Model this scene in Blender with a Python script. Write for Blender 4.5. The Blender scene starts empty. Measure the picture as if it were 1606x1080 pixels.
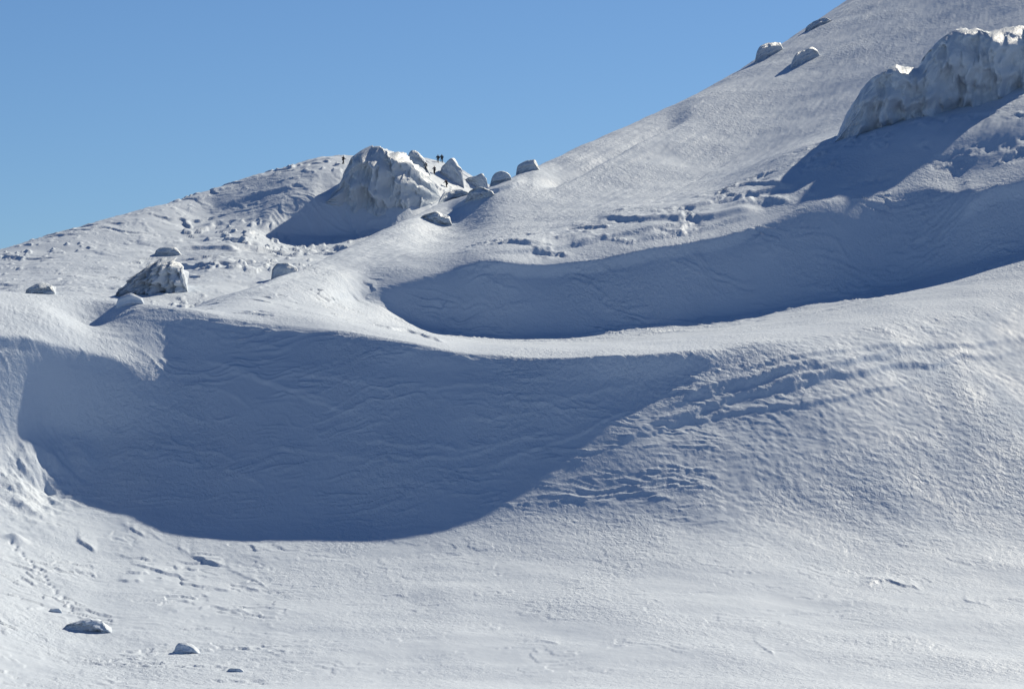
import bpy, bmesh, math, random
import numpy as np
from mathutils import Vector, Matrix

# ------------------------------------------------------------------ camera, sky, sun
F = 5000.0            # focal length in pixels of the 1606 px wide picture
PITCH = math.radians(1.5)
SUN_AZ = math.radians(35.0)     # to the right of the viewing direction, ahead of the camera
SUN_EL = math.radians(32.0)

sc = bpy.context.scene
cam_data = bpy.data.cameras.new("camera")
cam_data.sensor_width = 36.0
cam_data.lens = 36.0 * F / 1606.0
cam_data.clip_start = 0.5
cam_data.clip_end = 30000.0
cam = bpy.data.objects.new("camera", cam_data)
sc.collection.objects.link(cam)
cam.rotation_euler = (math.radians(90) + PITCH, 0, 0)
sc.camera = cam

world = bpy.data.worlds.new("World")
sc.world = world
world.use_nodes = True
wn = world.node_tree.nodes
wl = world.node_tree.links
wn.clear()
sky = wn.new("ShaderNodeTexSky")
sky.sky_type = 'NISHITA'
sky.sun_disc = False
sky.sun_elevation = SUN_EL
sky.sun_rotation = SUN_AZ
sky.altitude = 2500
sky.air_density = 1.0
sky.dust_density = 1.2
sky.ozone_density = 3.0
bg = wn.new("ShaderNodeBackground")
bg.inputs[1].default_value = 0.069
wo = wn.new("ShaderNodeOutputWorld")
tint = wn.new("ShaderNodeMix"); tint.data_type = 'RGBA'; tint.blend_type = 'MULTIPLY'
tint.inputs[0].default_value = 1.0
tint.inputs[7].default_value = (0.60, 0.78, 0.965, 1)       # deep blue air of a high winter day, the same all round
wl.new(sky.outputs[0], tint.inputs[6]); wl.new(tint.outputs[2], bg.inputs[0])
wl.new(bg.outputs[0], wo.inputs[0])

sun_data = bpy.data.lights.new("sun", 'SUN')
sun_data.energy = 5.0
sun_data.angle = math.radians(0.53)
sun_data.color = (1.0, 0.90, 0.71)
sun = bpy.data.objects.new("sun", sun_data)
sc.collection.objects.link(sun)
S = Vector((math.sin(SUN_AZ) * math.cos(SUN_EL), math.cos(SUN_AZ) * math.cos(SUN_EL), math.sin(SUN_EL)))
sun.rotation_euler = S.to_track_quat('Z', 'Y').to_euler()
sun.location = (60, 100, 150)

sc.view_settings.view_transform = 'Standard'
sc.view_settings.look = 'None'
sc.view_settings.exposure = 0.2
sc.view_settings.gamma = 1.0
sc.view_settings.use_curve_mapping = False
sc.cycles.max_bounces = 6
sc.cycles.diffuse_bounces = 2

rng = np.random.default_rng(7)

# ------------------------------------------------------------------ numeric helpers
def world_pt(u, v, d):
    """picture coordinates and forward distance -> place in the scene"""
    x = (u - 803.0) / F
    z = -(v - 540.0) / F
    yy = math.cos(PITCH) - z * math.sin(PITCH)
    zz = math.sin(PITCH) + z * math.cos(PITCH)
    return x / yy * d, d, zz / yy * d

def pchip(x, y, xq):
    """monotone cubic; x (K,), y (K,...)"""
    x = np.asarray(x, float); y = np.asarray(y, float)
    h = np.diff(x); dl = np.diff(y) / h
    m = np.zeros_like(y)
    same = dl[:-1] * dl[1:] > 0
    w1 = 2 * h[1:] + h[:-1]; w2 = h[1:] + 2 * h[:-1]
    with np.errstate(divide='ignore', invalid='ignore'):
        hm = (w1 + w2) / (w1 / dl[:-1] + w2 / dl[1:])
    m[1:-1] = np.where(same, hm, 0)
    m[0] = dl[0]; m[-1] = dl[-1]
    i = np.clip(np.searchsorted(x, xq) - 1, 0, len(x) - 2)
    t = (xq - x[i]) / h[i]
    return ((1 + 2*t) * (1-t)**2) * y[i] + t*(1-t)**2 * h[i] * m[i] + t*t*(3-2*t) * y[i+1] + t*t*(t-1) * h[i] * m[i+1]

def pchip_cols(d, z, rows):
    """d, z: (K, U) knots per column; rows: list of (k, t). -> D, Z (R, U)"""
    h = np.diff(d, axis=0); dl = np.diff(z, axis=0) / h
    m = np.zeros_like(z)
    same = dl[:-1] * dl[1:] > 0
    w1 = 2 * h[1:] + h[:-1]; w2 = h[1:] + 2 * h[:-1]
    with np.errstate(divide='ignore', invalid='ignore'):
        hm = (w1 + w2) / (w1 / dl[:-1] + w2 / dl[1:])
    m[1:-1] = np.where(same, hm, 0)
    m[0] = dl[0]; m[-1] = dl[-1]
    k = np.array([r[0] for r in rows]); t = np.array([r[1] for r in rows])[:, None]
    H = h[k]
    D = d[k] + t * H
    Z = ((1 + 2*t) * (1-t)**2) * z[k] + t*(1-t)**2 * H * m[k] + t*t*(3-2*t) * z[k+1] + t*t*(t-1) * H * m[k+1]
    return D, Z

_perm = rng.permutation(512)
_perm = np.concatenate([_perm, _perm, _perm])
_ga = rng.random(512) * 2 * np.pi
_gx, _gy = np.cos(_ga), np.sin(_ga)
def perlin(x, y):
    xi = np.floor(x).astype(int); yi = np.floor(y).astype(int)
    xf = x - xi; yf = y - yi
    xi &= 511; yi &= 511
    def g(ix, iy, fx, fy):
        hh = _perm[_perm[ix & 511] + (iy & 511)]
        return _gx[hh] * fx + _gy[hh] * fy
    su = xf*xf*xf*(xf*(xf*6-15)+10); sv = yf*yf*yf*(yf*(yf*6-15)+10)
    a = g(xi, yi, xf, yf); b = g(xi+1, yi, xf-1, yf)
    c = g(xi, yi+1, xf, yf-1); e = g(xi+1, yi+1, xf-1, yf-1)
    return ((a + su*(b-a)) * (1-sv) + (c + su*(e-c)) * sv) * 1.5
def fbm(x, y, o=4, gain=0.5, lac=2.03):
    s = np.zeros_like(x); a = 1.0
    for i in range(o):
        s += a * perlin(x + 17.3*i, y + 9.1*i); x = x*lac; y = y*lac; a *= gain
    return s
def sstep(a, b, x):
    t = np.clip((x - a) / (b - a), 0, 1); return t*t*(3-2*t)
def smooth_rows(a, n):
    for _ in range(n):
        b = a.copy(); b[1:-1] = 0.25*a[:-2] + 0.5*a[1:-1] + 0.25*a[2:]; a = b
    return a
def smooth_cols(a, n):
    return smooth_rows(a.T, n).T

def grid_mesh(name, X, Y, Z, mat):
    R, U = X.shape
    me = bpy.data.meshes.new(name)
    co = np.stack([X, Y, Z], -1).reshape(-1, 3).astype(np.float32)
    i = np.arange(R*U).reshape(R, U)
    q = np.stack([i[:-1, :-1], i[:-1, 1:], i[1:, 1:], i[1:, :-1]], -1).reshape(-1, 4)
    me.vertices.add(len(co)); me.vertices.foreach_set("co", co.ravel())
    me.loops.add(q.size); me.loops.foreach_set("vertex_index", q.ravel().astype(np.int32))
    me.polygons.add(len(q)); me.polygons.foreach_set("loop_start", np.arange(0, q.size, 4, dtype=np.int32))
    me.update(calc_edges=True)
    me.shade_smooth()
    me.materials.append(mat)
    o = bpy.data.objects.new(name, me)
    sc.collection.objects.link(o)
    return o

# ------------------------------------------------------------------ materials
def node(nt, kind, **kw):
    n = nt.nodes.new(kind)
    for k, v in kw.items(): setattr(n, k, v)
    return n
def snow_material(name, col=(0.59, 0.665, 0.765), grain=1.0, size=1.0, stretch=(1.0, 0.6, 1.0)):
    m = bpy.data.materials.new(name); m.use_nodes = True
    nt = m.node_tree; L = nt.links; b = nt.nodes["Principled BSDF"]
    b.inputs["Roughness"].default_value = 0.7
    b.inputs["Specular IOR Level"].default_value = 0.15
    tc = node(nt, "ShaderNodeNewGeometry")
    mp = node(nt, "ShaderNodeMapping"); mp.inputs["Scale"].default_value = stretch
    mp.inputs["Rotation"].default_value = (0, 0, 0.35)
    L.new(tc.outputs["Position"], mp.inputs["Vector"])
    def noise(scale, detail, rough, dist=0.0):
        n = node(nt, "ShaderNodeTexNoise"); n.inputs["Scale"].default_value = scale / size
        n.inputs["Detail"].default_value = detail; n.inputs["Roughness"].default_value = rough
        n.inputs["Distortion"].default_value = dist
        L.new(mp.outputs[0], n.inputs["Vector"]); return n.outputs["Fac"]
    # slow change of tone: packed and fresh snow
    ramp = node(nt, "ShaderNodeMix", data_type='RGBA')
    ramp.inputs[6].default_value = (col[0]*0.94, col[1]*0.945, col[2]*0.955, 1); ramp.inputs[7].default_value = (*[min(0.9, c*1.04) for c in col], 1)
    L.new(noise(0.35, 4, 0.6), ramp.inputs[0]); L.new(ramp.outputs[2], b.inputs["Base Color"])
    # grain: two sizes of wind crust, patchy
    patch = node(nt, "ShaderNodeMapRange"); patch.inputs[1].default_value = 0.35; patch.inputs[2].default_value = 0.65
    patch.inputs[3].default_value = 0.08; patch.inputs[4].default_value = 1.0
    L.new(noise(0.07, 4, 0.6, 0.6), patch.inputs[0])
    rg = node(nt, "ShaderNodeMapRange"); rg.inputs[1].default_value = 0.35; rg.inputs[2].default_value = 0.65; rg.inputs[3].default_value = 0.62; rg.inputs[4].default_value = 0.85
    L.new(noise(0.16, 3, 0.6, 0.5), rg.inputs[0]); L.new(rg.outputs[0], b.inputs["Roughness"])
    mul = node(nt, "ShaderNodeMath", operation='MULTIPLY'); L.new(noise(2.1, 3, 0.62, 0.4), mul.inputs[0]); L.new(patch.outputs[0], mul.inputs[1])
    b1 = node(nt, "ShaderNodeBump"); b1.inputs["Strength"].default_value = 1.0; b1.inputs["Distance"].default_value = 0.16 * grain * size
    L.new(mul.outputs[0], b1.inputs["Height"])
    L.new(b1.outputs[0], b.inputs["Normal"])
    return m
M_SNOW = snow_material("snow", grain=1.2)
M_SNOW_FAR = snow_material("far_snow", grain=0.8, size=2.2)

# ------------------------------------------------------------------ near snow slope: ridge, hollow and the flank above it
# one row per column of the picture; pairs (v, distance) for the lines
#  B bottom, L lower apron, S foot of lee face, M middle of lee face, E under the crest, C crest, H strip behind, F foot of wall, W top of wall, Q flank, R skyline
NEAR = {
 -300: [(1085,196),(950,222),(840,242),(700,262),(540,270),(452,300),(470,315),(500,335),(530,355),(560,380),(600,410)],
  -60: [(1085,205),(950,242),(840,272),(700,289),(530,295),(455,316),(470,326),(490,345),(510,362),(540,380),(580,410)],
   15: [(1085,212),(950,249),(840,278),(700,294.4),(536,298.5),(459,322),(470,330),(490,345),(510,362),(540,380),(580,410)],
   75: [(1085,215),(950,254),(830,283),(680,300),(548,301),(463,326),(474,335),(490,350),(510,366),(540,385),(580,412)],
  120: [(1085,217),(950,256),(815,288.5),(690,301.5),(558,303.5),(467,327),(476,335),(490,348),(510,366),(540,385),(580,412)],
  165: [(1085,218),(950,258),(825,288.5),(690,302.6),(566,305.8),(471,324),(478,330),(490,342),(505,358),(530,380),(560,408)],
  205: [(1085,219),(950,258),(830,288),(690,302.8),(570,307.3),(474,319),(480,324),(490,335),(505,352),(530,375),(560,405)],
  310: [(1085,219),(950,260),(838,288),(700,302.8),(560,311.5),(486,316.8),(484,322),(482,326),(480,330),(479,333),(478,336)],
  400: [(1085,219),(950,262),(838,288),(700,301.5),(560,311.5),(500,317),(485,325),(472,330),(465,334),(457,338),(448,342)],
  500: [(1085,219),(950,262),(840,288),(700,300.5),(570,310),(512,315),(492,326),(474,341),(458,346),(430,356),(410,367)],
  570: [(1085,219),(950,262),(841,288),(700,300),(575,308.5),(522,313),(503,338),(470,356.5),(452,359),(400,371),(377,383)],
  640: [(1085,219),(950,262),(841,287.5),(700,299.5),(585,307.5),(538,311),(517,343),(502,356),(440,361),(385,379),(343,402)],
  714: [(1085,219),(950,261),(840,287.3),(700,299.3),(590,306.8),(552,309.7),(531,347),(521,356.5),(420,364),(368,398),(313,424)],
  760: [(1085,219),(950,261),(840,287.2),(700,299.5),(590,306.6),(555,309.5),(536,348),(526,356),(414,364),(362,392),(299,418)],
  870: [(1085,219),(950,260),(840,286.6),(700,300.3),(590,307),(559,309),(537,350),(524,357.5),(424,366),(330,404),(248,442)],
 1000: [(1085,219),(950,259),(840,286.6),(700,301),(600,309.3),(557,311),(530,353),(512,361),(403,369.5),(300,416),(191,474)],
 1130: [(1085,219),(950,260),(840,287.3),(700,302.2),(590,313),(548,316.3),(514,358),(496,367),(379,375.5),(270,428),(132,504)],
 1300: [(1085,220),(950,263),(840,290.5),(700,305.3),(575,318),(525,326),(490,360),(472,371),(300,385),(200,440),(30,560)],
 1450: [(1085,221),(950,265),(840,292.5),(700,309),(570,325.5),(502,336),(455,363),(432,375),(248,390),(150,438),(-60,615)],
 1530: [(1085,221),(950,266),(840,294),(700,311),(565,329.5),(491,341),(438,364),(413,374),(292,383.5),(125,438),(-105,648)],
 1594: [(1085,222),(950,267),(840,295),(700,313),(560,333),(480,346),(420,367),(397,374.5),(285,384),(100,438),(-150,680)],
 1900: [(1085,224),(950,271),(840,297),(700,320),(540,346),(440,361),(360,372),(330,378),(210,391),(0,445),(-330,760)],
}
def columns(lo, hi, step, out_lo, out_hi, out_step):
    return np.concatenate([np.arange(out_lo, lo, out_step), np.arange(lo, hi, step), np.arange(hi, out_hi + 1, out_step)])

def lofted(table, U, front, back, sharp=()):
    us = np.array(sorted(table)); vd = np.array([table[k] for k in us], float)   # (n, K, 2)
    Uf = np.arange(U[0] - 150, U[-1] + 151, 2.0)
    def line(k, c):
        f = pchip(us, vd[:, k, c], np.clip(Uf, us[0], us[-1]))
        n = 31; g = np.exp(-0.5 * (np.arange(-n, n+1) / (6.0 if k in sharp else 11.0))**2); g /= g.sum()
        return np.interp(U, Uf, np.convolve(np.pad(f, n, mode='edge'), g, mode='valid'))
    vq = np.stack([line(k, 0) for k in range(vd.shape[1])])
    dq = np.stack([line(k, 1) for k in range(vd.shape[1])])
    A, D, Z = world_pt(U[None, :] + 0*vq, vq, dq)
    d = D; z = Z
    if front: 
        fd = np.stack([np.full(len(U), a) for a, b in front]); fz = np.stack([np.full(len(U), b) for a, b in front])
        d = np.concatenate([fd, d]); z = np.concatenate([fz, z])
    for dd, dz in back:
        d = np.concatenate([d, d[-1:] + dd]); z = np.concatenate([z, z[-1:] + dz])
    return d, z

RES = 1.0
def rows_for(counts):
    r = []
    for k, n in enumerate(counts):
        n = max(2, int(n * RES))
        r += [(k, j / n) for j in range(n)]
    r.append((len(counts) - 1, 1.0))
    return r

U1 = columns(-20, 1630, 1.7, -300, 1900, 8)
d, z = lofted(NEAR, U1, [(4, -1.8), (40, -6.5), (130, -16)], [(30, -4), (60, -22), (120, -60)], sharp=(7, 8))
rows1 = rows_for([4, 8, 14, 130, 120, 95, 100, 45, 45, 30, 70, 110, 140, 12, 8, 6])
D1, Z1 = pchip_cols(d, z, rows1)
i_E = 4 + 8 + 14 + 130 + 120 + 95 + 100          # row of the line under the crest
wr = sstep(0, 60, np.arange(len(D1)) - 16.0) * (1 - sstep(-45, 20, np.arange(len(D1)) - float(i_E)))
def relax(A):
    s_ = smooth_cols(smooth_rows(A, 4), 6)
    return s_ + (smooth_rows(s_, 260) - s_) * wr[:, None]
Z1 = relax(Z1); D1 = relax(D1)
def u_to_x(U, D): return (U - 803.0) / F * D
X1 = u_to_x(U1[None, :], D1)

# -- relief of the wind-packed snow: everything below is added to the height field
def proj_v(D, Z): 
    e = Z / D
    return 540.0 - F * (e * math.cos(PITCH) - math.sin(PITCH)) / (math.cos(PITCH) + e * math.sin(PITCH))
def hash_line(u, seed, amp, scale): return amp * fbm(u / scale + seed * 13.7, u * 0 + seed * 3.1, 4, 0.42)
def line_depth(U, V, D, vline, r0, r1):
    """forward distance at which each column of the surface shows at height vline"""
    out = np.empty(len(U))
    for j in range(len(U)):
        vv = V[r0:r1, j]; dd = D[r0:r1, j]
        k = max(1, int(np.argmax(vv <= vline[j])))
        den = vv[k] - vv[k-1]
        t = min(1.0, max(0.0, (vline[j] - vv[k-1]) / den)) if abs(den) > 1e-9 else 0.0
        out[j] = dd[k-1] + t * (dd[k] - dd[k-1])
    return out
def saw(n, e):
    f = n - np.floor(n)
    return np.where(f < e, sstep(0, e, f), 1 - (f - e) / (1 - e)) - 0.5

def add_step(U, D, V, Z, pts, r0, r1, T, front=0.5, decay=6.0, rough=4.0, seed=1, dip=0.0, patchy=0.0, jit=75.0):
    """a wind-cut edge: the snow behind the line stands T higher and fades back over decay metres"""
    pu = np.array([p[0] for p in pts], float); pv = np.array([p[1] for p in pts], float)
    sel = np.where((U >= pu[0]) & (U <= pu[-1]))[0]
    if len(sel) < 3: return
    u = U[sel]
    vl = np.interp(u, pu, pv) + hash_line(u, seed, rough, jit)
    dl = line_depth(u, V[:, sel], D[:, sel], vl, r0, r1)
    ends = sstep(0, 0.18, (u - pu[0]) / (pu[-1] - pu[0])) * sstep(0, 0.18, (pu[-1] - u) / (pu[-1] - pu[0]))
    if patchy: ends = ends * sstep(-patchy, patchy, hash_line(u, seed + 5, 1.0, 60.0))
    q = D[:, sel] - dl[None, :]
    k1 = np.argmin(np.abs(q), axis=0)
    gap = np.abs(q[np.minimum(k1 + 1, len(q) - 1), np.arange(len(sel))] - q[k1, np.arange(len(sel))])
    front = np.maximum(front, 2.0 * smooth_rows(gap[:, None], 20)[:, 0])[None, :]
    prof = sstep(-front, 0, q) * np.exp(-np.maximum(q, 0) / decay) - dip * np.exp(-((q + front * 1.5) / (front * 1.5))**2)
    Z[:, sel] += T * ends[None, :] * prof

def add_bump(X, D, Z, x, d_, rx, ry, h):
    Z += h * np.exp(-(((X - x) / rx)**2 + ((D - d_) / ry)**2))

V1 = proj_v(D1, Z1)
UU = np.broadcast_to(U1[None, :], D1.shape)
iC = i_E + 45; iF = iC + 45 + 30; iW = iF + 70
iB = 26
near_fade = sstep(150, 225, D1)
base_V = V1.copy()
def surf(u, v, r0=iB, r1=iC, U=U1, V=None, D=D1, Z=Z1):
    V = base_V if V is None else V
    j = int(np.argmin(abs(U - u)))
    hit = V[r0:r1, j] <= v
    k = r0 + (int(np.argmax(hit)) if hit.any() else int(np.argmin(V[r0:r1, j])))
    return (u - 803.0) / F * D[k, j], D[k, j], Z[k, j]

DR1 = np.abs(np.gradient(D1, axis=0))
# larger swells
Z1 += near_fade * 0.22 * fbm(X1 / 16, D1 / 13, 3)
# zones
rows_ = np.arange(len(D1))[:, None] + 0 * D1
lee = sstep(i_E - 200, i_E - 150, rows_) * (1 - sstep(iC - 12, iC - 1, rows_)) * (1 - sstep(1050, 1250, UU))       # shaded face
right = sstep(880, 1150, UU) * sstep(i_E - 260, i_E - 120, rows_) * (1 - sstep(iC - 5, iC + 5, rows_))           # grazing light
apron = (1 - sstep(i_E - 215, i_E - 170, rows_)) * sstep(iB, iB + 30, rows_)
left_ap = apron * (1 - sstep(380, 620, UU))
flank = sstep(iW + 4, iW + 40, rows_)
wall = sstep(iC + 30, iF - 10, rows_) * (1 - sstep(iW - 6, iW, rows_)) * sstep(560, 640, UU)
# wind ripples everywhere
warp = fbm(X1 / 5, D1 / 5, 2)
rip = fbm(X1 / 1.0 + 0.6 * warp, D1 / 0.75 + 0.8 * warp, 3)
sa, sb = 0.40 * X1 + 0.92 * D1, 0.92 * X1 - 0.40 * D1
Z1 += flank * 0.085 * fbm(sa / 22 + 0.2 * warp, sb / 1.5 + 0.15 * warp, 3)
Z1 += near_fade * (0.010 + 0.036 * right + 0.008 * left_ap + 0.018 * flank) * rip * 1.3
# long low sastrugi ridges on the lee face and the wall of the hollow
n1 = 1 - np.abs(fbm((X1 + 0.5*D1) / 9.0 + 0.25 * warp, (D1 - 0.12*X1) / 1.6 + 0.45 * warp, 3))
msk = sstep(-0.25, 0.35, fbm(X1 / 9 + 4, D1 / 4 + 8, 2))
Z1 += (lee * 0.13 + wall * 0.22) * msk * np.clip(n1, 0, 1)**7
n2 = 1 - np.abs(fbm((X1 - 0.5*D1) / 5.0 + 40, (D1 + 0.15*X1) / 1.0 + 0.6 * warp, 2))
Z1 += (lee * 0.07 + wall * 0.05) * sstep(-0.1, 0.4, fbm(X1 / 6 + 14, D1 / 3 + 28, 2)) * np.clip(n2, 0, 1)**6
# cut slab edges: steep towards the camera, flat behind
def slabs(scale_n, warp_n, T, e, m, sx, seed):
    nn = D1 / scale_n + warp_n * fbm(X1 / sx + seed, D1 / (sx * 1.3) + seed * 2, 4) + 0.25 * fbm(X1 / 1.2 + seed, D1 / 1.5, 2)
    k = sstep(0.02, 0.4, fbm(X1 / 6 + seed * 5, D1 / 7 + seed * 7, 3))
    return T * m * k * saw(nn, np.minimum(0.5, np.maximum(e, 2.0 * DR1 / scale_n)))
Z1 += slabs(4.5, 1.5, 0.16, 0.035, left_ap, 9.0, 3.0)
Z1 += slabs(6.0, 1.6, 0.07, 0.03, apron * near_fade, 8.0, 5.0)
Z1 += slabs(3.0, 1.6, 0.09, 0.06, right * sstep(1000, 1250, UU + 2.0*(base_V-600)*0) * np.exp(-((base_V - (1010 - 0.33*UU - 0.0)) / 60.0)**2), 11.0, 9.0)
mid_l = sstep(iC + 2, iC + 20, rows_) * (1 - flank) * (1 - sstep(560, 640, UU)) * sstep(300, 340, UU)
Z1 += slabs(3.2, 1.2, 0.22, 0.05, mid_l, 8.0, 12.0)
fl_low = sstep(iW + 2, iW + 10, rows_) * (1 - sstep(iW + 45, iW + 85, rows_)) * sstep(680, 800, UU)
Z1 += slabs(12.0, 1.5, 0.5, 0.3, fl_low, 20.0, 15.0)

# named edges: (line in the picture, height)
def step1(pts, T, r0, r1, **k): add_step(U1, D1, base_V, Z1, pts, r0, r1, T, **k)
step1([(930,712),(1020,668),(1150,625),(1300,592),(1450,572),(1640,540)], 0.32, iB, iC, front=1.0, decay=4, rough=6, seed=2, dip=0.2, jit=50)
step1([(940,700),(1080,655),(1200,640),(1330,620),(1480,590)], 0.2, iB, iC, front=0.7, decay=3, rough=6, seed=3, jit=50)
step1([(980,665),(1100,622),(1250,588),(1400,556),(1640,528)], 0.27, iB, iC, front=0.9, decay=4, rough=5, seed=4, jit=50)
step1([(1040,635),(1180,600),(1330,566)], 0.26, iB, iC, front=0.8, decay=2.5, rough=6, seed=6, jit=50)
step1([(1200,612),(1320,580),(1460,548)], 0.25, iB, iC, front=0.8, decay=2.5, rough=6, seed=7, jit=50)
step1([(1140,592),(1300,560),(1440,540)], 0.28, iB, iC, front=1.0, decay=3, rough=5, seed=8)
# lower left cracks
for i, (pts, T) in enumerate([
    ([(185,820),(250,850),(330,880),(372,893)], .32), ([(215,825),(300,868),(400,910),(440,930)], .22),
    ([(90,893),(170,903),(280,895)], .26), ([(140,905),(190,912),(245,916)], .26), ([(120,845),(155,865)], .25),
    ([(300,905),(340,925),(420,925)], .18), ([(20,880),(75,895),(130,890)], .15), ([(180,868),(230,890),(300,905)], .2),
    ([(20,960),(90,950),(170,945)], .16), ([(250,960),(330,950),(400,962)], .16),
    ([(350,1010),(440,1030),(520,1025)], .12), ([(1320,925),(1380,910),(1430,918),(1450,930)], .22),
    ([(1450,955),(1510,938),(1560,955),(1610,952)], .22), ([(1380,965),(1440,953)], .16), ([(1330,910),(1420,905)], .14),
    ([(820,1010),(850,1005),(880,1012)], .12), ([(1180,1000),(1215,1030)], .14),
    ([(60,1000),(130,1012),(200,1004)], .12), ([(20,1020),(80,1035),(150,1030)], .1), ([(20,800),(60,812),(110,806)], .25)]):
    step1(pts, T * 0.9, iB, i_E, front=0.3, decay=1.8, rough=3, seed=20 + i, patchy=0.3, jit=28.0)
# long low ridges drawn across the shaded face
for i, (pts, T) in enumerate([
    ([(300,556),(370,580),(450,610),(540,632)], .16), ([(330,575),(420,600),(520,640),(590,655)], .14), ([(270,600),(340,612),(400,640)], .12),
    ([(180,612),(260,640),(330,672)], .12), ([(120,590),(210,605),(290,600)], .10), ([(540,690),(640,700),(740,705),(800,690)], .14),
    ([(620,722),(720,716),(820,690),(880,672)], .14), ([(700,660),(790,655),(860,640)], .12), ([(430,700),(520,712),(600,725)], .12),
    ([(640,610),(740,602),(830,612)], .10), ([(780,600),(880,588),(980,592)], .10), ([(350,735),(420,765)], .12), ([(560,760),(640,752),(700,762)], .10),
    ([(820,640),(920,618),(1020,600)], .14), ([(740,740),(840,705),(930,672),(1010,640)], .16), ([(200,690),(290,700),(380,725)], .10), ([(450,585),(560,600),(660,632)], .12)]):
    step1(pts, 0.75 * T, iB, iC, front=0.35, decay=0.8, rough=4, seed=80 + i, jit=40.0)
# terraces above the hollow
step1([(700,424),(760,419),(870,428),(1000,407),(1130,383),(1230,342)], 0.9, iF, iW + 60, front=1.0, decay=9, rough=2.5, seed=70)
step1([(930,342),(1010,350),(1120,349),(1205,330)], 0.6, iW, iW + 200, front=2.0, decay=9, rough=0.8, seed=50)
step1([(750,404),(860,400),(960,376),(1080,356)], 0.35, iW, iW + 200, front=1.2, decay=7, rough=1.2, seed=71)
step1([(990,388),(1100,368),(1200,336)], 0.4, iW, iW + 200, front=1.2, decay=7, rough=1.2, seed=72)
step1([(1050,338),(1150,318),(1270,282)], 0.45, iW, iW + 200, front=1.4, decay=8, rough=1.2, seed=73)
step1([(1060,318),(1160,300),(1300,285)], 0.35, iW, iW + 200, front=0.5, decay=4, rough=5, seed=51, patchy=.4)
step1([(1130,335),(1200,322),(1290,305)], 0.4, iW, iW + 200, front=0.5, decay=4, rough=5, seed=52, patchy=.4)
step1([(740,398),(790,388),(880,395),(960,380)], 0.4, iW - 5, iW + 200, front=0.5, decay=4, rough=5, seed=53, patchy=.4)
step1([(860,372),(930,352),(1010,350)], 0.35, iW - 5, iW + 200, front=0.5, decay=4, rough=5, seed=54, patchy=.4)
step1([(835,290),(900,265),(1000,215),(1090,172)], -1.2, iW, iW + 250, front=6.0, decay=12, rough=3, seed=55)
step1([(980,335),(1060,300),(1160,240),(1260,190)], -0.2, iW, iW + 250, front=2.5, decay=15, rough=2, seed=56)
step1([(700,332),(760,308),(830,285)], 0.5, iW, iW + 250, front=0.8, decay=5, rough=3, seed=57)
step1([(1500,318),(1560,300),(1640,288)], 0.8, iF, iW + 60, front=1.6, decay=6, rough=3, seed=58)
step1([(570,508),(640,520),(705,538)], 0.3, iC, iW, front=0.5, decay=3, rough=3, seed=59)
# lip of the sunlit patch and the pits on the left
step1([(-60,528),(60,545),(130,560),(215,578)], 0.5, i_E - 80, iC, front=0.6, decay=3, rough=3, seed=60, dip=0.2)
x, dd, zz = surf(142, 488); add_bump(X1, D1, Z1, x, dd, 2.6, 4.0, -1.1)
x, dd, zz = surf(95, 480); add_bump(X1, D1, Z1, x, dd, 2.5, 3.5, -0.5)
for (u, v, rx, ry, h) in [(1400,275,8,9,-2.6),(1480,235,8,8,-2.0),(1235,255,7,14,1.2)]:
    x, dd, zz = surf(u, v, iW - 10, iW + 250); add_bump(X1, D1, Z1, x, dd, rx, ry, h)
# old footprints down the left edge
for k in range(22):
    t = k / 21; x, dd, zz = surf(18 + 95 * t + 3 * math.sin(k * 2.3), 850 + 105 * t)
    add_bump(X1, D1, Z1, x + 0.12 * (k % 2), dd, 0.16, 0.35, -0.22)
# broken crust at the left margin
for (u, v, rx, ry, h) in [(50,735,1.2,1.5,.6),(85,728,1.0,1.3,.4),(30,770,1.3,1.6,.6),(40,800,1.0,1.5,.5),(25,845,.9,1.0,.6),(130,720,1.2,1.5,.5),(70,760,1.0,1.6,-.5),(60,700,2.5,2.5,.4)]:
    x, dd, zz = surf(u, v); add_bump(X1, D1, Z1, x, dd, rx, ry, h)
crust = np.exp(-((UU - 55) / 60)**2 - ((base_V - 755) / 60)**2) * (rows_ < iC)
Z1 += crust * 0.35 * fbm(X1 / 1.3, D1 / 1.6, 4)

slope = grid_mesh("snow_slope", X1, D1, Z1, M_SNOW)
slope["kind"] = "structure"

# ------------------------------------------------------------------ far mountain
FAR = {
 -300: [(640,430),(520,500),(510,530),(500,545),(480,580),(465,600)],
   15: [(620,430),(490,505),(468,535),(455,560),(420,605),(388,640)],
  120: [(620,430),(490,510),(463,540),(445,570),(400,618),(357,655)],
  200: [(620,430),(490,515),(460,545),(440,580),(385,630),(335,670)],
  360: [(620,430),(490,520),(440,570),(395,620),(340,668),(290,695)],
  410: [(620,430),(490,523),(420,595),(372,648),(325,668),(272,701)],
  470: [(620,430),(490,527),(410,605),(372,662),(312,670),(256,712)],
  540: [(620,430),(490,530),(408,610),(372,668),(300,677),(245,722)],
  590: [(620,430),(480,535),(405,615),(368,672),(310,680),(244,730)],
  650: [(620,430),(470,540),(395,630),(352,676),(305,684),(246,734)],
  700: [(620,430),(460,545),(370,650),(330,690),(295,708),(258,736)],
  760: [(620,430),(460,550),(375,655),(345,690),(320,715),(287,740)],
  860: [(620,430),(480,550),(430,630),(400,670),(370,715),(335,745)],
 1100: [(620,430),(540,550),(500,630),(480,670),(450,715),(430,750)],
}
U2 = columns(-20, 900, 1.6, -300, 1100, 8)
d, z = lofted(FAR, U2, [], [(40, -6), (80, -30), (200, -100)])
rows2 = rows_for([8, 50, 70, 70, 110, 20, 10, 8])
D2, Z2 = pchip_cols(d, z, rows2)
Z2 = smooth_cols(smooth_rows(Z2, 14), 10); D2 = smooth_cols(smooth_rows(D2, 14), 10)
X2 = u_to_x(U2[None, :], D2)
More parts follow.
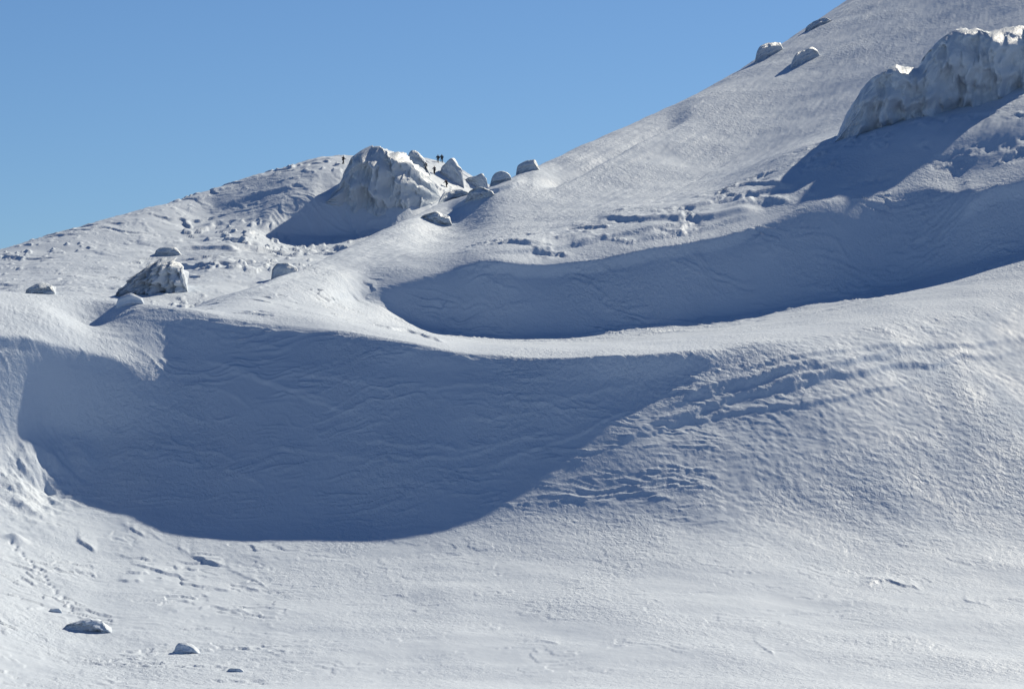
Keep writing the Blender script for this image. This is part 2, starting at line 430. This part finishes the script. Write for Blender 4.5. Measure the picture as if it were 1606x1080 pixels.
base_V2 = proj_v(D2, Z2)
UU2 = np.broadcast_to(U2[None, :], D2.shape)
def surf2(u, v): return surf(u, v, 8, 318, U2, base_V2, D2, Z2)
DR2 = np.abs(np.gradient(D2, axis=0))
W2 = fbm(X2 / 9, D2 / 9, 2)
Z2 += 0.5 * fbm(X2 / 22, D2 / 22, 3)
Z2 += 0.05 * fbm(X2 / 2.2 + W2, D2 / 3.0 + W2, 4)
lump = fbm(X2 / 2.6 + 3, D2 / 5.0, 3)
lm = sstep(0.05, 0.5, fbm(X2 / 25 + 1.5, D2 / 25 + 2.5, 2) + 0.25 * sstep(300, 420, UU2) - 0.1)
Z2 += 0.42 * (0.3 + 0.9 * lm) * sstep(0.22, 0.62, lump)
def slabs2(L, wv, T, e, m, sx, seed):
    nn = D2 / L + wv * fbm(X2 / sx + seed, D2 / (sx * 1.5) + seed * 2, 4)
    k = sstep(0.0, 0.4, fbm(X2 / 14 + seed * 5, D2 / 16 + seed * 7, 3))
    return T * m * k * saw(nn, np.minimum(0.5, np.maximum(e, 2.2 * DR2 / L)))
r2_ = sstep(62, 84, np.arange(len(D2)))[:, None]
mid2 = r2_ * sstep(180, 300, UU2) * np.exp(-((base_V2 - 400) / 70)**2)
Z2 += slabs2(11.0, 1.4, 1.0, 0.05, mid2, 24.0, 4.0) + slabs2(7.0, 1.2, 0.35, 0.05, r2_ * (1 - mid2), 18.0, 6.0)
n3 = 1 - np.abs(fbm(X2 / 14 + 0.5 * W2, D2 / 3.0 + 0.9 * W2, 2))
Z2 += 0.3 * np.exp(-((UU2 - 500) / 130)**2 - ((base_V2 - 350) / 50)**2) * np.clip(n3, 0, 1)**5
for i, (pts, T, fr) in enumerate([([(250,396),(300,391),(380,394)], 0.7, 3.0), ([(400,356),(450,352),(510,358)], 1.0, 3.0), ([(300,430),(370,424),(430,422)], .4, 3.0), ([(330,330),(400,306),(470,292)], .5, 3.0)]):
    add_step(U2, D2, base_V2, Z2, pts, 60, 318, T, front=fr, decay=9, rough=2, seed=120 + i, jit=60.0)
mountain = grid_mesh("mountain", X2, D2, Z2, M_SNOW_FAR)
mountain["kind"] = "structure"

# ------------------------------------------------------------------ valley floor far below, out to the horizon
gx_, gy_ = np.meshgrid(np.linspace(-9000, 9000, 90), np.linspace(-9000, 9000, 90))
rr = np.hypot(gx_, gy_ - 400)
valley = grid_mesh("valley_floor", gx_, gy_, -95 - 60 * sstep(300, 3000, rr) + 25 * fbm(gx_ / 900, gy_ / 900, 3), M_SNOW_FAR)
valley["kind"] = "structure"

# ------------------------------------------------------------------ rime-crusted rocks
from mathutils import noise as mnoise
def rime_material(name, col=(0.54, 0.61, 0.69), rock=(0.30, 0.30, 0.29), rock_amt=0.04):
    m = bpy.data.materials.new(name); m.use_nodes = True
    nt = m.node_tree; L = nt.links; b = nt.nodes["Principled BSDF"]
    b.inputs["Roughness"].default_value = 0.55; b.inputs["Specular IOR Level"].default_value = 0.3
    tc = node(nt, "ShaderNodeNewGeometry")
    n = node(nt, "ShaderNodeTexNoise"); n.inputs["Scale"].default_value = 0.9; n.inputs["Detail"].default_value = 6; n.inputs["Roughness"].default_value = 0.65
    mp = node(nt, "ShaderNodeMapping"); mp.inputs["Scale"].default_value = (1.6, 1.6, 0.5)
    L.new(tc.outputs["Position"], mp.inputs["Vector"]); L.new(mp.outputs[0], n.inputs["Vector"])
    mr = node(nt, "ShaderNodeMapRange"); mr.inputs[1].default_value = 0.60; mr.inputs[2].default_value = 0.78; mr.inputs[4].default_value = rock_amt * 5
    L.new(n.outputs["Fac"], mr.inputs[0])
    mx = node(nt, "ShaderNodeMix", data_type='RGBA'); mx.inputs[6].default_value = (*col, 1); mx.inputs[7].default_value = (*rock, 1)
    L.new(mr.outputs[0], mx.inputs[0]); L.new(mx.outputs[2], b.inputs["Base Color"])
    n2 = node(nt, "ShaderNodeTexNoise"); n2.inputs["Scale"].default_value = 2.6; n2.inputs["Detail"].default_value = 5
    L.new(mp.outputs[0], n2.inputs["Vector"])
    bp = node(nt, "ShaderNodeBump"); bp.inputs["Distance"].default_value = 0.14; L.new(n2.outputs["Fac"], bp.inputs["Height"]); L.new(bp.outputs[0], b.inputs["Normal"])
    return m
M_RIME = rime_material("rime_ice"); M_ROCK = rime_material("bare_rock", (0.10, 0.10, 0.11), (0.05, 0.05, 0.05), 0.1)

def label(o, text, cat, group=None):
    o["label"] = text; o["category"] = cat
    if group: o["group"] = group

def empty(name, loc):
    e = bpy.data.objects.new(name, None); sc.collection.objects.link(e); e.location = loc; e.empty_display_size = 0.5
    return e

def part(name, me, parent):
    o = bpy.data.objects.new(name, me); sc.collection.objects.link(o); o.parent = parent
    return o

def boulder_mesh(name, size, seed, sub=4, mat=None, lumps=0.22, layers=0.05, lean=0.0, square=0.7, cap=True):
    """half-buried boulder: squarish block with lumps and rime ledges, its origin at ground level"""
    bm = bmesh.new()
    bmesh.ops.create_icosphere(bm, subdivisions=sub, radius=1.0)
    off = Vector((seed * 7.13, seed * 3.71, seed * 1.37))
    sx, sy, sz = size
    for v in bm.verts:
        c = v.co.normalized()
        p = Vector([math.copysign(abs(k)**square, k) for k in c])
        f = 1 + lumps * mnoise.fractal(c * 1.3 + off, 1.0, 2.0, 3) + lumps * 0.55 * (abs(mnoise.noise(c * 3.1 + off)) - 0.3)
        f += layers * math.sin(c.z * 16 + 3 * mnoise.noise(c * 2.2 + off))
        f += 0.05 * mnoise.noise(Vector((c.x * 9, c.y * 9, c.z * 2.2)) + off)
        p = p * f
        v.co = Vector((p.x * sx + lean * p.z * sx, p.y * sy, p.z * sz))
    me = bpy.data.meshes.new(name); bm.to_mesh(me); bm.free()
    me.shade_smooth()
    me.materials.append(mat or M_RIME)
    if cap:
        me.materials.append(M_SNOW_FAR)
        for p in me.polygons:
            if p.normal.z > 0.55: p.material_index = 1
    return me

def boulder(name, text, u, v, w_px, h_px, sheet, seed, cat="boulder", sub=4, depth=1.0, sink=0.35, lean=0.0, group=None, at=None, lumps=0.22, rot=0.0, mat=None, square=0.7):
    """u, v: middle of its foot in the picture; w_px, h_px: size there"""
    x, d_, z = at if at else sheet(u, v)
    s_ = d_ / F
    w = w_px * s_ / 2; h = h_px * s_
    hz = h / (2 - 2 * sink)
    me = boulder_mesh(name, (w, w * depth, hz), seed, sub, lumps=lumps, lean=lean, mat=mat, square=square)
    me.transform(Matrix.Translation((0, 0, hz * (1 - 2 * sink))))
    o = bpy.data.objects.new(name, me); sc.collection.objects.link(o)
    o.location = (x, d_ + w * depth * 0.4, z); o.rotation_euler = (0, 0, rot)
    label(o, text, cat, group)
    return o

def surfm(u, v): return surf(u, v, iW - 10, iW + 250)          # flank above the hollow
def surfn(u, v): return surf(u, v, iB, iC)                     # slope in front

def ground_at(sheet, u, d_):
    U_, D_, Z_ = (U2, D2, Z2) if sheet is surf2 else (U1, D1, Z1)
    j = int(np.argmin(abs(U_ - u)))
    return ((u - 803.0) / F * d_, d_, float(np.interp(d_, D_[:, j], Z_[:, j])) - 0.05)
def ridge_outcrop(name, text, spine, parts_seed, sheet, tail=1.4, flutes=0.35, nS=150, nT=80, cat="outcrop", rough=1.0, freq=1.0, depth=None, face=None, cap=None):
    """long outcrop: spine = [(u, v_foot, v_top, thickness m)]; steep fluted front, snow running off the back"""
    us = np.array([p[0] for p in spine], float)
    S_ = np.linspace(us[0], us[-1], nS)
    vf = pchip(us, [p[1] for p in spine], S_); vt = pchip(us, [p[2] for p in spine], S_); th = pchip(us, [p[3] for p in spine], S_)
    if depth is None:
        foot = np.array([sheet(a, b) for a, b in zip(S_, vf)])
    else:
        foot = np.array([ground_at(sheet, a, depth(a)) for a in S_])
    for c in range(3): foot[:, c] = smooth_rows(foot[:, c:c+1], 8)[:, 0]
    H = np.array([max(0.05, world_pt(a, b, c[1])[2] - c[2]) for a, b, c in zip(S_, vt, foot)])
    org = foot[nS // 2].copy()
    def build(t0, t1, n, grow, nm, mat):
        verts = []
        for i in range(nS):
            end = min(i, nS - 1 - i) / (nS * 0.10); end = min(1, end)**0.5
            for j in range(n + 1):
                t = t0 + (t1 - t0) * j / n                     # 0 front foot .. 1 far behind
                if t < 0.62:                                   # bulging front face
                    a = t / 0.62
                    ny = -math.sin(min(a, 1) * math.pi) * 0.25 + a * 0.22
                    nz = -0.12 + 1.12 * math.sin(a * math.pi / 2)**0.8
                else:
                    a = (t - 0.62) / 0.38
                    ny = 0.22 + a * tail * 1.6; nz = 1.0 - a * a * (0.5 + 0.9 * a)
                p = Vector((S_[i] * 0.045 + parts_seed, ny * 2 + parts_seed, nz * 2.2))
                big = rough * (mnoise.fractal(p * 0.7 * freq, 0.9, 2.0, 5) + 0.35 * (0.35 - abs(mnoise.noise(p * 2.3 * freq))))
                led = math.sin(nz * 15 + 2.5 * mnoise.noise(p * 0.6) + 0.05 * S_[i])
                flu = abs(mnoise.noise(Vector((S_[i] * 0.11, parts_seed, nz * 0.7))))
                k = th[i] * end
                front = 1 if t < 0.62 else max(0, 1 - (t - 0.62) * 5)
                dy = k * ny + front * (0.55 * big * k * 0.45 - flutes * flu * k * 0.35 * (1 - abs(nz)) - 0.04 * led * k)
                zz = H[i] * end * (nz + 0.10 * big * (0.3 + front * 0.7)) * grow
                verts.append((foot[i, 0] - org[0] + 0.10 * k * big, foot[i, 1] - org[1] + dy, foot[i, 2] - org[2] + zz))
        faces = [(i*(n+1)+j, (i+1)*(n+1)+j, (i+1)*(n+1)+j+1, i*(n+1)+j+1) for i in range(nS-1) for j in range(n)]
        me = bpy.data.meshes.new(nm); me.from_pydata(verts, [], faces); me.shade_smooth(); me.materials.append(mat); me.update()
        return me
    e = empty(name, org)
    part("rime_face", build(0, 0.60, nT, 1.0, "rime_face", face or M_RIME), e)
    part("snow_cap", build(0.60, 1.0, nT // 2, 1.0, "snow_cap", cap or M_SNOW), e)
    label(e, text, cat)
    return e

ridge_outcrop("rime_outcrop", "large hump-backed outcrop plastered with fluted rime at the upper right, casting the long shadow",
    [(1308,236,226,3),(1335,236,172,6),(1372,228,120,8),(1412,216,100,9),(1440,204,106,8),(1460,190,80,9),(1500,168,46,10),(1545,140,44,10),(1590,118,42,9),(1622,104,60,6),(1640,98,90,3)], 3.3, surfm, tail=1.3, rough=1.0, freq=1.0, depth=lambda u: 411 + 0.03 * (u - 1335))
ridge_outcrop("summit_outcrop", "broad rounded outcrop crusted with rime forming the far summit",
    [(510,318,312,3),(528,322,290,8),(541,325,262,10),(553,326,243,11),(570,328,233,12),(592,330,229,12),(608,329,236,12),(625,328,240,12),(650,322,256,11),(672,322,280,8),(692,312,298,4)], 9.1, surf2, tail=1.0, rough=1.0, freq=1.3)
B = boulder
def crag(text, u, v, w, h, sheet, seed, rise=0.0, thick=None, skew=0.0, rough=1.3, tail=1.6, name="rime_boulder", cat="boulder", face=None, follow=False):
    """boulder buried on its uphill side: u, v middle of the foot, w wide and h high in the picture, foot climbing by rise"""
    d_ = sheet(u, v)[1]; th = thick or w * d_ / F * 0.45
    prof = [(-.5, .05), (-.42, .55), (-.25, .9), (0, 1.0), (.22, .85), (.4, .45), (.5, .05)]
    sp = [(u + w * (a + skew * 0.3 * k * (1 - abs(2*a))), v - rise * (a + .5), v - rise * (a + .5) - h * k, th * (0.4 + 0.6 * k)) for a, k in prof]
    rnd = random.Random(seed)
    sp = [(a, b, c - h * 0.16 * rnd.uniform(-1, 1) * (1 if 0 < i < 6 else 0), t) for i, (a, b, c, t) in enumerate(sp)]
    sp.sort()
    return ridge_outcrop(name, text, sp, seed, sheet, tail=tail, nS=48, nT=34, cat=cat, rough=rough, freq=1.5, depth=None if follow else (lambda a: d_ + 0.25 * (a - u) * d_ / F), face=face)
crag("rounded rime boulder right of the summit outcrop, above the climbers' snow ramp", 655, 264, 40, 29, surf2, 1.7, rise=-8)
crag("dark-faced rime boulder beside the two people on the skyline", 708, 284, 40, 36, surf2, 2.9, rise=-4)
crag("blunt rime boulder half hidden behind the ridge, left of the notch in the skyline", 746, 294, 40, 18, surf2, 3.1, rise=6)
crag("lower of the two rime boulders on the skyline notch", 786, 288, 36, 22, surfm, 4.4)
crag("upper of the two rime boulders on the skyline notch", 828, 268, 38, 17, surfm, 5.8)
crag("rime boulder jutting from the steep skyline right of centre", 1207, 100, 46, 24, surfm, 6.3, rise=22, follow=True)
crag("lone dark boulder sunk in the snow just below the steep skyline", 1264, 110, 48, 22, surfm, 7.7, rise=22, follow=True)
crag("small boulder on the highest visible part of the skyline", 1285, 52, 44, 12, surfm, 8.2, rise=20, follow=True)
crag("faint grey boulder half hidden behind the middle skyline below the far summit", 447, 442, 46, 28, surf2, 9.6, rise=6)
_d = surf2(235, 462)[1]
ridge_outcrop("rime_boulder", "big crusted boulder throwing a dark shadow low on the far slope",
    [(178,466,464,1.5),(194,464,446,4),(214,462,428,6),(228,460,420,7),(244,458,408,8),(266,452,409,7),(282,446,422,5),(294,444,446,1.5)], 10.4, surf2, tail=2.0, nS=70, nT=44, cat="boulder", rough=1.7, freq=2.2, depth=lambda u: _d + 0.06 * (u - 235))
crag("smaller crusted boulder just above the big boulder low on the far slope", 262, 402, 44, 13, surf2, 11.1, rise=4, tail=2.5)
crag("clump of rime-crusted stone at the left edge of the far slope", 62, 462, 48, 13, surf2, 12.9, rise=8, rough=2.0, tail=2.2)
crag("long low rime hummock on the notch ridge just below the lowest climber", 712, 318, 52, 14, surfm, 13.3, rise=14, thick=2.0, follow=True)
crag("rime hummock with a deep blue shadow beneath it on the notch ridge", 684, 348, 50, 15, surfm, 14.7, thick=2.2, tail=2.5, rough=1.8)
crag("rime hummock below the skyline notch, right of the one with the deep blue shadow", 752, 322, 50, 20, surfm, 15.9, rise=14, thick=2.5, follow=True)
crag("small pointed cone of snow standing on the left ridge line", 203, 476, 46, 15, lambda u, v: surf(u, v, i_E, iC + 6), 16.2, name="snow_cone", cat="snow cone", rough=.5, thick=1.4, face=M_SNOW)
crag("lone wedge of snow-covered rock on the bright foreground slope", 293, 1024, 42, 16, surfn, 17.5, name="snow_block", cat="snow block", thick=1.0, tail=2.5, rough=.9, face=M_SNOW)
crag("crumbling heap of snow-covered rock at the lower left", 138, 990, 78, 20, surfn, 18.8, name="snow_block", cat="snow block", thick=1.3, tail=2.5, rough=2.0, face=M_SNOW)
crag("small snow lump above and left of the crumbling heap", 88, 960, 22, 8, surfn, 19.4, name="snow_block", cat="snow block", face=M_SNOW)
crag("low snow lump at the bottom edge, right of the lone wedge", 370, 1053, 28, 7, surfn, 20.1, name="snow_block", cat="snow block", face=M_SNOW)
o = B("bare_stone", "small dark bare stone at the foot of the summit outcrop", 594, 321, 9, 8, surf2, 21, cat="stone", sub=3, mat=M_ROCK)
o = B("bare_stone", "small dark bare stone beside the big boulder low on the far slope", 277, 427, 7, 6, surf2, 22, cat="stone", sub=3, mat=M_ROCK)

# ------------------------------------------------------------------ climbers
def flat_mat(name, col, rough=0.8):
    m = bpy.data.materials.new(name); m.use_nodes = True
    nt = m.node_tree; b = nt.nodes["Principled BSDF"]; b.inputs["Roughness"].default_value = rough
    n = node(nt, "ShaderNodeTexNoise"); n.inputs["Scale"].default_value = 14
    mx = node(nt, "ShaderNodeMix", data_type='RGBA'); mx.inputs[6].default_value = (*[c*0.75 for c in col], 1); mx.inputs[7].default_value = (*[c*1.2 for c in col], 1)
    nt.links.new(n.outputs["Fac"], mx.inputs[0]); nt.links.new(mx.outputs[2], b.inputs["Base Color"])
    return m
M_SKIN = flat_mat("skin", (0.45, 0.28, 0.2)); M_DARK = flat_mat("dark_cloth", (0.018, 0.02, 0.028)); M_NAVY = flat_mat("navy_cloth", (0.02, 0.03, 0.06))
M_PACK = flat_mat("pack_cloth", (0.03, 0.03, 0.035)); M_BOOT = flat_mat("boot_leather", (0.02, 0.018, 0.016)); M_HAT = flat_mat("wool_hat", (0.03, 0.025, 0.03)); M_GREY = flat_mat("grey_cloth", (0.07, 0.08, 0.10))

def skin_part(name, verts, edges, radii, mat, parent, root=0, lev=1):
    me = bpy.data.meshes.new(name); me.from_pydata(verts, edges, [])
    o = part(name, me, parent)
    o.modifiers.new("skin", 'SKIN')
    if not me.skin_vertices:
        bpy.context.view_layer.objects.active = o
        me.attributes.new("skin", 'FLOAT', 'POINT')
    for i, r in enumerate(radii):
        me.skin_vertices[0].data[i].radius = r if isinstance(r, tuple) else (r, r)
        me.skin_vertices[0].data[i].use_root = (i == root)
    sub = o.modifiers.new("sub", 'SUBSURF'); sub.levels = lev; sub.render_levels = lev
    me.materials.append(mat)
    return o

bpy.context.view_layer.update()
_deps = bpy.context.evaluated_depsgraph_get()
def hit_at(u, v):
    """place on the built snow seen at (u, v)"""
    a = Vector(world_pt(u, v, 1.0)).normalized()
    ok, loc, nrm, idx, ob, mt = sc.ray_cast(_deps, Vector((0, 0, 0)), a)
    return tuple(loc) if ok else surf2(u, v)
def person(text, u, v, heading, pose, sheet=None, jacket=None, trousers=None, pack=True):
    """standing or climbing figure, 1.75 m; heading 0 faces away from the camera"""
    x, d_, z = hit_at(u, v)
    e = empty("person", (x, d_, z - 0.03)); e.rotation_euler = (0, 0, heading); e.scale = (1.4, 1.3, 1.06)
    lean, stride, crouch, arm = pose
    ph = 0.92 - crouch
    pel = Vector((0, 0, ph)); ch = pel + Vector((0, lean * 0.8, 0.36)); sh = pel + Vector((0, lean, 0.50)); nk = sh + Vector((0, lean * 0.1, 0.08)); hd = nk + Vector((0, 0.03 + lean * 0.1, 0.14)); top = hd + Vector((0, 0, 0.09))
    def leg(s_, fwd):
        hip = pel + Vector((s_ * 0.10, 0, -0.04)); an = Vector((s_ * 0.12, fwd, 0.08 + max(0, fwd) * 0.35))
        kn = (hip + an) / 2 + Vector((s_ * 0.01, 0.06 + abs(fwd) * 0.2 + crouch * 0.5, 0.02)); toe = an + Vector((0, 0.15, -0.04))
        return [hip, kn, an, toe]
    L_, R_ = leg(-1, stride), leg(1, -stride)
    def armp(s_, f):
        s0 = sh + Vector((s_ * 0.19, 0, -0.02)); el = s0 + Vector((s_ * 0.08, 0.06 + f * 0.12, -0.27)); wr = el + Vector((-s_ * 0.01, 0.16 + f * 0.1, -0.12 + f * 0.08)); ha = wr + Vector((-s_ * 0.01, 0.08, 0.0))
        return [s0, el, wr, ha]
    AL, AR = armp(-1, arm), armp(1, arm * 0.6)
    V_ = [pel, ch, sh, nk, hd, top] + L_ + R_ + AL + AR
    E_ = [(0,1),(1,2),(2,3),(3,4),(4,5),(0,6),(6,7),(7,8),(8,9),(0,10),(10,11),(11,12),(12,13),(2,14),(14,15),(15,16),(16,17),(2,18),(18,19),(19,20),(20,21)]
    r_ = [.13,.15,.12,.055,.095,.07] + [.085,.06,.045,.04]*2 + [.055,.042,.032,.038]*2
    body = skin_part("body", [tuple(a) for a in V_], E_, r_, M_SKIN, e)
    skin_part("jacket", [tuple(a) for a in [pel + Vector((0,0,-.06)), ch, sh, nk] + AL[:3] + AR[:3]], [(0,1),(1,2),(2,3),(2,4),(4,5),(5,6),(2,7),(7,8),(8,9)], [.175,.19,.15,.08,.085,.07,.055,.085,.07,.055], jacket or M_DARK, e)
    skin_part("trousers", [tuple(a) for a in [pel] + L_[:3] + R_[:3]], [(0,1),(1,2),(2,3),(0,4),(4,5),(5,6)], [.15,.12,.085,.07,.12,.085,.07], trousers or M_DARK, e)
    for lg in (L_, R_): skin_part("boot", [tuple(lg[2]), tuple(lg[2] + Vector((0, 0, -.05))), tuple(lg[3])], [(0,1),(1,2)], [.07,.07,.05], M_BOOT, e)
    for am in (AL, AR): skin_part("glove", [tuple(am[2]), tuple(am[3]), tuple(am[3] + Vector((0, .06, -.02)))], [(0,1),(1,2)], [.05,.055,.035], M_BOOT, e)
    skin_part("hat", [tuple(hd + Vector((0, -.01, .03))), tuple(top + Vector((0, -.01, .02)))], [(0,1)], [.11,.085], M_HAT, e)
    if pack: skin_part("backpack", [tuple(ch + Vector((0, -.22, -.16))), tuple(sh + Vector((0, -.20, .02)))], [(0,1)], [(.17,.12),(.14,.10)], M_PACK, e)
    label(e, text, "person")
    return e
person("person with backpack walking on the snow left of the summit outcrop", 538, 257, -1.2, (0.08, 0.16, 0.0, 0.3), jacket=M_DARK)
person("left of the two people standing on the skyline, in grey trousers", 687, 255, 0.3, (0.03, 0.05, 0.0, 0.1), trousers=M_GREY)
person("right of the two people standing on the skyline, with a bulky backpack", 693, 254.5, 0.2, (0.05, 0.06, 0.0, 0.1))
person("person below the rounded boulder, higher one on the snow ramp", 668.5, 267, 2.6, (0.12, 0.16, 0.03, 0.4))
person("person in dark clothes in the middle of the snow ramp below the skyline pair", 681.5, 273, 2.5, (0.04, 0.10, 0.0, 0.3), jacket=M_NAVY)
person("person bending forward at the bottom of the snow ramp", 701, 294, 2.4, (0.24, 0.18, 0.06, 0.6))
